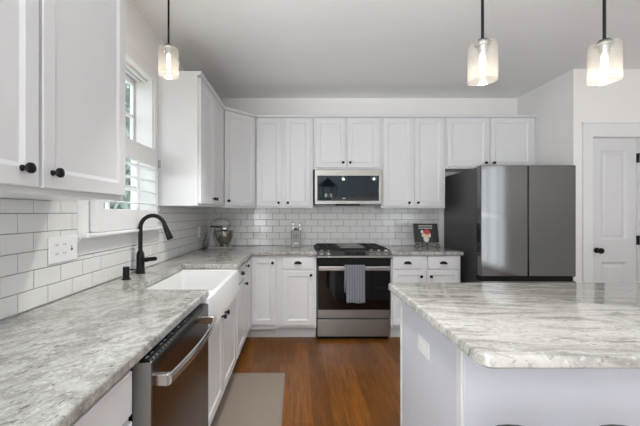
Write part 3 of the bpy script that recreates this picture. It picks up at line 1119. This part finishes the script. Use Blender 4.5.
# towel over the oven handle
tw_ = MB()
rows = []
hy, hz = RF - 0.047, 0.770
path = []
for z in (0.50, 0.56, 0.64, 0.72, 0.755):
    path.append((hy + 0.019, z))
for a in range(0, 181, 30):
    path.append((hy + 0.019 * math.cos(math.radians(a)), hz + 0.001 + 0.012 * math.sin(math.radians(a))))
for z in (0.75, 0.70, 0.65, 0.60, 0.55, 0.50, 0.45, 0.415, 0.402):
    path.append((hy - 0.019, z))
n = 25
front0 = 5
for pi_, (y, z) in enumerate(path):
    row = []
    f = max(0, (0.77 - z)) / 0.386 if pi_ > 11 else 0
    for i in range(n):
        s = i / (n - 1)
        x0, x1 = 0.483 + 0.018 * f, 0.686
        x = x0 + (x1 - x0) * s
        amp = 0.008 * f
        yy = y - amp * (0.5 + 0.5 * math.sin(s * 13 + 0.6) * (0.6 + 0.4 * math.sin(s * 5)))
        row.append(Vector((x, yy, z + (0.004 * math.sin(s * 7) if pi_ == len(path) - 1 else 0))))
    rows.append(row)
tw_.loops(rows, False, False, closed=False)
o = tw_.build('dish_towel', M['towel'], smooth=True, solid=0.003)
tag(o, 'grey striped dish towel hanging over the oven handle', 'towel')

# ------------------------------------------------------------------ microwave
mwv = thing('microwave', 'stainless over-the-range microwave with black glass front', 'microwave', (0.565, 3.88, 1.405))
MX0, MX1, MF = 0.197, 0.934, 3.69
MB().box(MX0 + 0.003, MX1 - 0.003, MF + 0.03, BY - 0.012, 1.405, 1.795).build('oven_case', M['fside'], mwv)
fr = MB().grid([MX0, MX0 + 0.028, MX1 - 0.028, MX1], [1.42, 1.446, 1.722, 1.79], lambda i, j: not (i == 1 and j == 1), lambda u, v, d: (u, MF + 0.03 - d, v), 0.03).build('front_frame', M['msteel'], mwv, bevel=0.002)
MB().box(MX0 + 0.026, MX1 - 0.026, MF + 0.006, MF + 0.028, 1.444, 1.724).build('glass_door', M['mglass'], mwv)
MB().box(0.375, 0.895, MF + 0.0052, MF + 0.0062, 1.4555, 1.4885).build('control_strip', M['mwprint'], mwv)
MB().box(0.505, 0.535, MF + 0.0048, MF + 0.006, 1.466, 1.477).build('clock_display', M['print'], mwv)
MB().loops([[(x, MF + 0.004, 1.42), (x, MF + 0.004, 1.412), (x, MF + 0.05, 1.392), (x, MF + 0.07, 1.404), (x, MF + 0.05, 1.42)] for x in (MX0 + 0.004, MX1 - 0.004)]).build('vent_grille', M['steel'], mwv)
MB().box(0.43, 0.70, MF + 0.0, MF + 0.06, 1.391, 1.408).build('vent_slot', M['gap'], mwv)

# ------------------------------------------------------------------ refrigerator
rf = thing('refrigerator', 'dark stainless french door refrigerator between the cabinets and the pantry wall', 'refrigerator', (2.21, 3.65, 0))
QX0, QX1, QF = 1.762, 2.674, 3.20
MB().box(QX0 + 0.012, QX1 - 0.012, QF + 0.1, 4.03, 0.03, 1.748).build('fridge_case', M['fside'], rf, bevel=0.004)
MB().box(QX0 + 0.03, QX1 - 0.03, QF + 0.12, 3.98, 0.0, 0.03).build('fridge_base', M['gap'], rf)
xm = (QX0 + QX1) / 2 - 0.002
for a, b in ((QX0, xm - 0.004), (xm + 0.004, QX1)):
    d_ = MB().box(a, b, QF, QF + 0.075, 0.70, 1.768).build('fridge_door', M['dsteel'], rf, bevel=0.006, seg=3)
    MB().box(a + 0.012, b - 0.012, QF + 0.075, QF + 0.098, 0.71, 1.756).build('door_gasket', M['gap'], d_)
MB().box(QX0 + 0.006, QX1 - 0.006, QF + 0.03, QF + 0.1, 0.655, 0.70).build('handle_recess', M['gap'], rf)
MB().box(QX0, QX1, QF, QF + 0.075, 0.06, 0.655).build('freezer_drawer', M['dsteel'], rf, bevel=0.006, seg=3)
MB().box(QX0 + 0.012, QX1 - 0.012, QF + 0.075, QF + 0.098, 0.07, 0.65).build('door_gasket', M['gap'], rf)
for x in (QX0 + 0.07, QX1 - 0.07):
    MB().box(x - 0.045, x + 0.045, QF + 0.10, QF + 0.2, 1.7485, 1.763).build('hinge_cover', M['fside'], rf, bevel=0.003)

# ------------------------------------------------------------------ island
isl = thing('kitchen_island', 'pale grey painted kitchen island base under the granite slab', 'island', (1.4, 1.5, 0))
IX0, IX1, IY0, IY1 = 0.575, 2.16, 1.158, 1.85
MB().box(IX0, IX1, IY0, IY1, 0.0, 0.875).build('island_body', M['island'], isl, bevel=0.002)
MB().box(IX0 - 0.006, IX0 + 0.001, IY0 + 0.0, IY0 + 0.038, 0.0, 0.875).build('corner_trim', M['trim'], isl, bevel=0.002)
MB().box(IX0 - 0.004, IX0 + 0.001, IY1 - 0.022, IY1, 0.0, 0.875).build('corner_trim', M['trim'], isl, bevel=0.002)
MB().box(IX0 - 0.001, IX0 + 0.012, IY0 - 0.006, IY0 + 0.001, 0.0, 0.875).build('corner_trim', M['island'], isl, bevel=0.002)
FI = Face((0, IY1, 0), (1, 0, 0), (0, 1, 0))
for k in range(3):
    a = 0.60 + 0.515 * k
    door(FI, isl, a, a + 0.5, 0.14, 0.86, m=M['island'])
r0 = 0.035
rings = []
for d, z in ((0.006, CTZ0), (0.0, CTZ0 + 0.006), (0.0, CTZ1 - 0.007), (0.003, CTZ1 - 0.002), (0.008, CTZ1)):
    rings.append(rrect(0.513 + d, 2.22 - d, 0.925 + d, 1.905 - d, r0 - d * 0.5, z, 6))
o = MB().loops(rings).build('island_countertop', M['granite_i'], smooth='auto')
tag(o, 'pale streaked granite slab topping the island', 'countertop')


# ------------------------------------------------------------------ outlets and switches
def wallplate(label, origin, u, n, w, h, gangs, group=None):
    """u: unit vector along the plate, n: outward"""
    O, U, N = Vector(origin), Vector(u), Vector(n)
    r = thing('wall_outlet', label, 'outlet', O, group)

    def pb(u0, u1, v0, v1, d0, d1, name, m, par, bev=0.0):
        Zv = Vector((0, 0, 1))
        rr = [[O + U * a + Zv * b + N * d for a, b in ((u0, v0), (u1, v0), (u1, v1), (u0, v1))] for d in (d0, d1)]
        return MB().loops(rr).build(name, m, par, bevel=bev)
    pb(-w / 2, w / 2, -h / 2, h / 2, 0.0, 0.006, 'cover_plate', M['plate'], r, 0.002)
    for uc, kind in gangs:
        if kind == 'outlet':
            for v in (-0.02, 0.02):
                s = pb(uc - 0.016, uc + 0.016, v - 0.014, v + 0.014, 0.006, 0.0075, 'socket', M['plate'], r)
                for du in (-0.006, 0.006):
                    pb(uc + du - 0.0015, uc + du + 0.0015, v - 0.003, v + 0.006, 0.0075, 0.0079, 'slot', M['slot'], s)
        elif kind == 'outlet_h':
            for du0 in (-0.022, 0.022):
                s = pb(uc + du0 - 0.014, uc + du0 + 0.014, -0.016, 0.016, 0.006, 0.0075, 'socket', M['plate'], r)
        else:
            pb(uc - 0.006, uc + 0.006, -0.012, 0.012, 0.006, 0.0075, 'switch_slot', M['slot'], r)
            pb(uc - 0.004, uc + 0.004, 0.0, 0.010, 0.0075, 0.016, 'toggle', M['plate'], r)
    return r


xw = WX + 0.0085
wallplate('triple white switch and outlet plate on the tile next to the window casing', (xw, 1.552, 1.144), (0, 1, 0), (1, 0, 0), 0.192, 0.117, [(-0.05, 'outlet'), (0.0, 'outlet'), (0.05, 'toggle')])
wallplate('white outlet plate on the tile under the near wall cabinet', (xw, 1.15, 1.144), (0, 1, 0), (1, 0, 0), 0.117, 0.117, [(-0.023, 'outlet'), (0.023, 'outlet')])
wallplate('single white outlet plate on the tile beyond the sink', (xw, 3.70, 1.10), (0, 1, 0), (1, 0, 0), 0.072, 0.117, [(0, 'outlet')])
wallplate('white outlet plate mounted sideways on the end of the island', (IX0 - 0.0005, 1.508, 0.705), (0, -1, 0), (-1, 0, 0), 0.13, 0.07, [(0, 'outlet_h')])


# ------------------------------------------------------------------ pendants
def pendant(label, x, y, zb, zt, group, proto=None):
    if proto is not None:
        r = copy_tree(proto)
        r.location = (x, y, proto.location.z)
        r['label'] = label
        r['group'] = group
        return r
    r = thing('pendant_light', label, 'pendant light', (x, y, zb), group)
    MB().lathe([(0.06, CZ), (0.06, CZ - 0.012), (0.045, CZ - 0.022), (0.012, CZ - 0.026)], (x, y, 0), n=24).build('canopy', M['black'], r, smooth='auto')
    MB().tube([(x, y, CZ - 0.02), (x, y, zt + 0.012)], 0.0062, 10).build('stem', M['black'], r)
    MB().lathe([(0.007, zt + 0.016), (0.024, zt + 0.012), (0.03, zt + 0.004), (0.03, zt - 0.002)], (x, y, 0), n=20).build('cap', M['black'], r, smooth='auto')
    MB().lathe([(0.034, zt - 0.0045), (0.034, zt - 0.008), (0.021, zt - 0.012), (0.019, zt - 0.042), (0.015, zt - 0.045)], (x, y, 0), n=20).build('socket', M['steel'], r, smooth='auto')
    R_ = 0.0605
    prof_ = [(0.012, zt - 0.001), (R_ - 0.016, zt - 0.001), (R_ - 0.005, zt - 0.005), (R_, zt - 0.016), (R_, zb), (R_ - 0.0025, zb), (R_ - 0.003, zt - 0.016), (R_ - 0.008, zt - 0.007), (R_ - 0.018, zt - 0.004), (0.012, zt - 0.004)]
    MB().lathe(prof_, (x, y, 0), n=36, cap0=False, cap1=False).build('glass_shade', M['shade'], r, smooth='auto')
    MB().lathe([(0.006, zt - 0.046), (0.011, zt - 0.058), (0.012, zt - 0.10), (0.009, zt - 0.125), (0.003, zt - 0.13)], (x, y, 0), n=14).build('bulb', M['bulb'], r, smooth=True)
    l = bpy.data.lights.new('pendant_glow', 'POINT')
    l.energy = 1.15
    l.color = (1.0, 0.86, 0.66)
    l.shadow_soft_size = 0.02
    lo = bpy.data.objects.new('pendant_glow', l)
    lo.location = (0, 0, zt - zb - 0.15)
    col.objects.link(lo)
    lo.parent = r
    return r


pendant('clear glass cylinder pendant hanging over the sink by the window', -0.788, 2.05, 2.152, 2.328, 'glass cylinder pendants')
p2 = pendant('glass cylinder pendant over the island, in front of the cabinets beside the microwave', 0.822, 1.48, 1.895, 2.062, 'glass cylinder pendants')
pendant('glass cylinder pendant over the island, in front of the pantry wall', 1.362, 1.48, 0, 0, 'glass cylinder pendants', proto=p2)

# ------------------------------------------------------------------ stand mixer
mx_, my_ = -0.868, 3.73
mxr = thing('stand_mixer', 'white stand mixer with a steel bowl in the counter corner', 'stand mixer', (mx_, my_, CTZ1))
Z = CTZ1


def ell(cx, cy, cz, a, b, axis, n=20, ex=2.0):
    out = []
    for i in range(n):
        t = 2 * PI * i / n
        c_, s_ = math.cos(t), math.sin(t)
        u = a * math.copysign(abs(c_) ** (2 / ex), c_)
        v = b * math.copysign(abs(s_) ** (2 / ex), s_)
        out.append(Vector((cx, cy + u, cz + v)) if axis == 'x' else Vector((cx + u, cy + v, cz)))
    return out


rings = [ell(mx_ + 0.005, my_, Z + 0.001, 0.135, 0.095, 'z', 24, 3), ell(mx_ + 0.005, my_, Z + 0.018, 0.138, 0.098, 'z', 24, 3), ell(mx_ + 0.005, my_, Z + 0.027, 0.128, 0.088, 'z', 24, 3)]
MB().loops(rings).build('mixer_base', M['mixer'], mxr, smooth='auto')
rings = []
for z, cx, a, b in ((0.02, -0.078, 0.05, 0.07), (0.06, -0.082, 0.034, 0.06), (0.12, -0.082, 0.025, 0.05), (0.18, -0.078, 0.024, 0.048), (0.215, -0.072, 0.03, 0.05), (0.245, -0.066, 0.036, 0.052)):
    rings.append(ell(mx_ + cx, my_, Z + z, a, b, 'z', 24, 2.4))
MB().loops(rings).build('column', M['mixer'], mxr, smooth=True)
rings = []
for x, zc, ry, rz in ((-0.094, 0.268, 0.012, 0.012), (-0.09, 0.269, 0.032, 0.030), (-0.072, 0.274, 0.046, 0.042), (-0.03, 0.281, 0.056, 0.052), (0.02, 0.285, 0.06, 0.056), (0.065, 0.282, 0.058, 0.054), (0.1, 0.276, 0.05, 0.045), (0.116, 0.272, 0.036, 0.033), (0.121, 0.271, 0.014, 0.014)):
    rings.append(ell(mx_ + x, my_, Z + zc, ry, rz, 'x', 24, 2.3))
MB().loops(rings).build('motor_head', M['mixer'], mxr, smooth=True)
MB().lathe([(0.03, 0), (0.03, 0.012), (0.022, 0.014)], (mx_ + 0.113, my_, Z + 0.272), (1, 0, 0), 18).build('attachment_hub', M['chrome'], mxr, smooth='auto')
MB().box(mx_ - 0.082, mx_ + 0.045, my_ - 0.062, my_ - 0.03, Z + 0.238, Z + 0.251).build('trim_band', M['gap'], mxr, bevel=0.002)
MB().lathe([(0.052, Z + 0.236), (0.052, Z + 0.215), (0.045, Z + 0.212), (0.02, Z + 0.211), (0.016, Z + 0.18)], (mx_ + 0.055, my_, 0), n=22).build('beater_shaft', M['chrome'], mxr, smooth='auto')
prof_ = [(0.045, 0.028), (0.048, 0.036), (0.04, 0.042), (0.055, 0.055), (0.076, 0.085), (0.092, 0.125), (0.099, 0.165), (0.1, 0.194), (0.103, 0.197), (0.1, 0.199), (0.096, 0.194), (0.094, 0.165), (0.08, 0.1), (0.05, 0.058)]
MB().lathe([(r_, Z + h) for r_, h in prof_], (mx_ + 0.055, my_, 0), n=32).build('mixing_bowl', M['bowl'], mxr, smooth='auto')
MB().tube([(mx_ - 0.12, my_ - 0.03, Z + 0.06), (mx_ - 0.145, my_ - 0.04, Z + 0.035), (mx_ - 0.15, my_ - 0.05, Z + 0.012), (mx_ - 0.125, my_ - 0.1, Z + 0.006), (mx_ - 0.16, my_ - 0.11, Z + 0.006), (mx_ - 0.175, my_ - 0.02, Z + 0.02), (mx_ - 0.175, my_ + 0.1, Z + 0.16)], 0.0035, 6).build('cord', M['gap'], mxr, smooth=True)

# ------------------------------------------------------------------ knife block
kx, ky = -0.01, 3.93
kbk = thing('knife_block', 'grey knife block with steel handles on the counter beside the range', 'knife block', (kx, ky, Z))
MB().loops([rrect(kx - 0.057, kx + 0.057, ky - 0.05, ky + 0.05, 0.008, Z + 0.001), rrect(kx - 0.057, kx + 0.057, ky - 0.05, ky + 0.05, 0.008, Z + 0.195)]).build('block_body', M['block'], kbk, bevel=0.003)
for k in range(4):
    x = kx - 0.03 + 0.018 * k
    MB().box(x - 0.003, x + 0.003, ky - 0.0512, ky - 0.049, Z + 0.10, Z + 0.15).build('blade_slot', M['slot'], kbk)
MB().box(kx - 0.025, kx + 0.028, ky - 0.0512, ky - 0.049, Z + 0.038, Z + 0.05).build('nameplate', M['plate'], kbk)
for k, (dx, dy, h) in enumerate(((-0.038, 0.0, 0.30), (0.04, 0.0, 0.29), (-0.015, -0.02, 0.215), (0.004, -0.02, 0.21), (0.022, -0.02, 0.213), (0.0, 0.025, 0.22))):
    hnl = MB().box(kx + dx - 0.008, kx + dx + 0.008, ky + dy - 0.009, ky + dy + 0.009, Z + 0.19, Z + h).build('knife_handle', M['chrome'] if h > 0.25 else M['black'], kbk, bevel=0.004)
    if h > 0.25:
        for q in (0.03, 0.075):
            MB().lathe([(0.0075, 0), (0.0075, 0.002)], (kx + dx, ky + dy - 0.009, Z + h - q + 0.015), (0, -1, 0), 12).build('rivet', M['gap'], hnl)

# ------------------------------------------------------------------ cookbook on its stand
bx, by = 1.43, 3.70
st = thing('book_stand', 'black wire book stand with scrolled feet on the short counter', 'book stand', (bx, by, Z))
lean = math.radians(14)
wz = MB()


def scroll(cx, sgn):
    pts_ = []
    for i in range(26):
        t = i / 25
        a = -PI * 0.5 + sgn * 2.6 * PI * t
        r_ = 0.026 * (1 - 0.62 * t)
        pts_.append((cx + r_ * math.cos(a), by - 0.035, Z + 0.032 + r_ * math.sin(a)))
    return pts_


for s in (-1, 1):
    MB().tube(scroll(bx + s * 0.115, s), 0.0034, 7).build('scroll_foot', M['black'], st, smooth=True)
    MB().tube([(bx + s * 0.115, by - 0.035, Z + 0.0065), (bx + s * 0.06, by - 0.035, Z + 0.028), (bx, by - 0.035, Z + 0.05)], 0.0034, 7).build('front_arm', M['black'], st, smooth=True)
MB().tube([(bx - 0.125, by - 0.035, Z + 0.058), (bx + 0.125, by - 0.035, Z + 0.058)], 0.0034, 7).build('ledge', M['black'], st)
MB().tube([(bx, by - 0.035, Z + 0.058), (bx, by - 0.035, Z + 0.02), (bx, by - 0.06, Z + 0.0045)], 0.0034, 7).build('centre_leg', M['black'], st, smooth=True)
MB().tube([(bx, by + 0.005, Z + 0.058), (bx, by + 0.052, Z + 0.24), (bx, by + 0.056, Z + 0.24), (bx, by + 0.11, Z + 0.004)], 0.0034, 7).build('back_prop', M['black'], st, smooth=True)
for s in (-1, 1):
    MB().tube([(bx + s * 0.09, by - 0.035, Z + 0.058), (bx + s * 0.09, by - 0.002, Z + 0.0615), ], 0.003, 6).build('ledge_pin', M['black'], st)

bk = thing('cookbook', 'dark green cookbook with red and white cover picture on a wire stand', 'book', (bx, by - 0.012, Z + 0.064))
bm_ = Matrix.Translation((bx, by - 0.026, Z + 0.0725)) @ Matrix.Rotation(-lean, 4, 'X')


def bpart(name, m, par, *b, bev=0.0):
    return MB().box(*b).xform(bm_).build(name, m, par, bevel=bev)


bpart('front_cover', M['book'], bk, -0.134, 0.134, -0.002, 0.0005, 0.0, 0.212)
bpart('page_block', M['paper'], bk, -0.13, 0.13, 0.0006, 0.017, 0.004, 0.207)
bpart('back_cover', M['book'], bk, -0.134, 0.134, 0.0171, 0.0195, 0.0, 0.212)


def blob(name, m, cx, cz, a, b, par, y=-0.0022, n=18):
    rr = [[Vector((cx + a * math.cos(2 * PI * i / n) * (1 + 0.12 * math.sin(3 * i)), yy, cz + b * math.sin(2 * PI * i / n))) for i in range(n)] for yy in (y, y - 0.0004)]
    return MB().loops(rr).xform(bm_).build(name, m, par)


fcov = bk.children[0]
blob('cover_picture', M['whitep'], -0.005, 0.038, 0.03, 0.036, fcov)
blob('cover_picture', M['cream'], -0.012, 0.078, 0.042, 0.026, fcov, -0.0026)
blob('cover_picture', M['cream'], 0.035, 0.082, 0.012, 0.03, fcov, -0.0024)
blob('cover_picture', M['red'], 0.01, 0.115, 0.034, 0.03, fcov, -0.003)
blob('cover_picture', M['whitep'], -0.045, 0.118, 0.016, 0.02, fcov, -0.0026)
for z, x0_, x1_ in ((0.178, -0.08, 0.07), (0.152, -0.08, 0.07)):
    tt = MB()
    x = x0_
    while x < x1_:
        w_ = random.uniform(0.006, 0.011)
        tt.box(x, x + w_, -0.0026, -0.0021, z, z + 0.014)
        x += w_ + 0.0035
    tt.xform(bm_).build('title_lettering', M['print'], fcov)

# ------------------------------------------------------------------ floor mat
rings = [rrect(-0.555, -0.095, 1.75, 2.722, 0.02, 0.0), rrect(-0.555, -0.095, 1.75, 2.722, 0.02, 0.004), rrect(-0.54, -0.11, 1.765, 2.707, 0.014, 0.014)]
o = MB().loops(rings).build('kitchen_mat', M['mat'])
tag(o, 'taupe cushioned floor mat in front of the sink cabinet', 'mat')


# ------------------------------------------------------------------ stools under the island overhang
def stool(x, y, label):
    r = thing('counter_stool', label, 'stool', (x, y, 0), 'black stools at the island')
    MB().lathe([(0.11, 0.635), (0.142, 0.642), (0.148, 0.655), (0.14, 0.668), (0.10, 0.672), (0.0005, 0.668)], (x, y, 0), n=28).build('seat', M['stool'], r, smooth='auto')
    for i in range(4):
        a = PI / 4 + i * PI / 2
        MB().tube([(x + 0.085 * math.cos(a), y + 0.085 * math.sin(a), 0.64), (x + 0.135 * math.cos(a), y + 0.135 * math.sin(a), 0.0)], [0.013, 0.010], 10).build('leg', M['black'], r, smooth='auto')
    MB().tube([(x + 0.119 * math.cos(2 * PI * i / 24), y + 0.119 * math.sin(2 * PI * i / 24), 0.22) for i in range(25)], 0.007, 8, caps=False).build('foot_ring', M['black'], r, smooth='auto')
    return r


stool(0.64, 0.875, 'black stool top under the island corner beside the aisle')
stool(0.955, 0.875, 'black stool top under the middle of the island overhang')

# ------------------------------------------------------------------ dining chandelier (seen reflected in the microwave)
chx, chy = 0.86, -2.0
ch = thing('lantern_chandelier', 'black open frame lantern chandelier mirrored in the microwave glass', 'chandelier', (chx, chy, 1.7))
MB().lathe([(0.07, CZ), (0.07, CZ - 0.02), (0.02, CZ - 0.03)], (chx, chy, 0), n=20).build('canopy', M['black'], ch)
MB().tube([(chx, chy, CZ - 0.02), (chx, chy, 2.28)], 0.012, 8).build('stem', M['black'], ch)
MB().lathe([(0.02, 2.3), (0.06, 2.26), (0.27, 2.08), (0.28, 2.06), (0.25, 2.06), (0.05, 2.22)], (chx, chy, 0), n=6).build('crown_shade', M['black'], ch)
for i in range(6):
    a = 2 * PI * i / 6
    MB().tube([(chx + 0.27 * math.cos(a), chy + 0.27 * math.sin(a), 2.07), (chx + 0.2 * math.cos(a), chy + 0.2 * math.sin(a), 1.7)], 0.012, 6).build('frame_bar', M['black'], ch)
    if i % 2 == 0:
        b_ = MB().lathe([(0.008, 1.76), (0.018, 1.79), (0.014, 1.83), (0.003, 1.86)], (chx + 0.1 * math.cos(a), chy + 0.1 * math.sin(a), 0), n=10).build('bulb', M['flame'], ch, smooth=True)
MB().lathe([(0.2, 1.7), (0.21, 1.72), (0.19, 1.72)], (chx, chy, 0), n=6).build('bottom_ring', M['black'], ch)

# ------------------------------------------------------------------ outdoors
struct(box('ground', M['lawn'], None, -40, LX - 0.2, -10, 40, -0.7, -0.5), 'green lawn outside the window', 'ground')


def tree(x, y, h, rr_, label, seed):
    rnd = random.Random(seed)
    r = thing('leafy_tree', label, 'tree', (x, y, -0.5), 'trees outside the window')
    MB().tube([(x, y, -0.5), (x + 0.1, y, h * 0.3), (x - 0.05, y + 0.1, h * 0.6), (x, y, h * 0.85)], [0.18, 0.14, 0.1, 0.03], 8).build('trunk', M['bark'], r, smooth=True)
    mb_ = MB()
    bm = mb_.bm
    for _ in range(2300):
        d = Vector((rnd.gauss(0, 1), rnd.gauss(0, 1), rnd.gauss(0, 1))).normalized() * (rnd.random() ** 0.4)
        p = Vector((x + d.x * rr_, y + d.y * rr_, h * 0.55 + d.z * h * 0.47))
        q = Euler((rnd.uniform(0, 6.3), rnd.uniform(0, 6.3), rnd.uniform(0, 6.3))).to_matrix()
        s = rnd.uniform(0.1, 0.2)
        bm.faces.new([bm.verts.new(p + q @ Vector(v) * s) for v in ((-1, 0, 0), (0, -0.45, 0.1), (1, 0, 0), (0, 0.45, 0.1))])
    mb_.build('foliage', M['leaf'], r, recalc=False)


tree(-4.6, 8.3, 6.8, 1.9, 'leafy green tree showing in the upper window panes', 3)
tree(-6.9, 12.6, 8.5, 2.6, 'taller green tree standing behind the nearer one outside', 5)
tree(-3.6, 5.4, 3.4, 0.9, 'low leafy tree showing between the shutter louvres', 9)
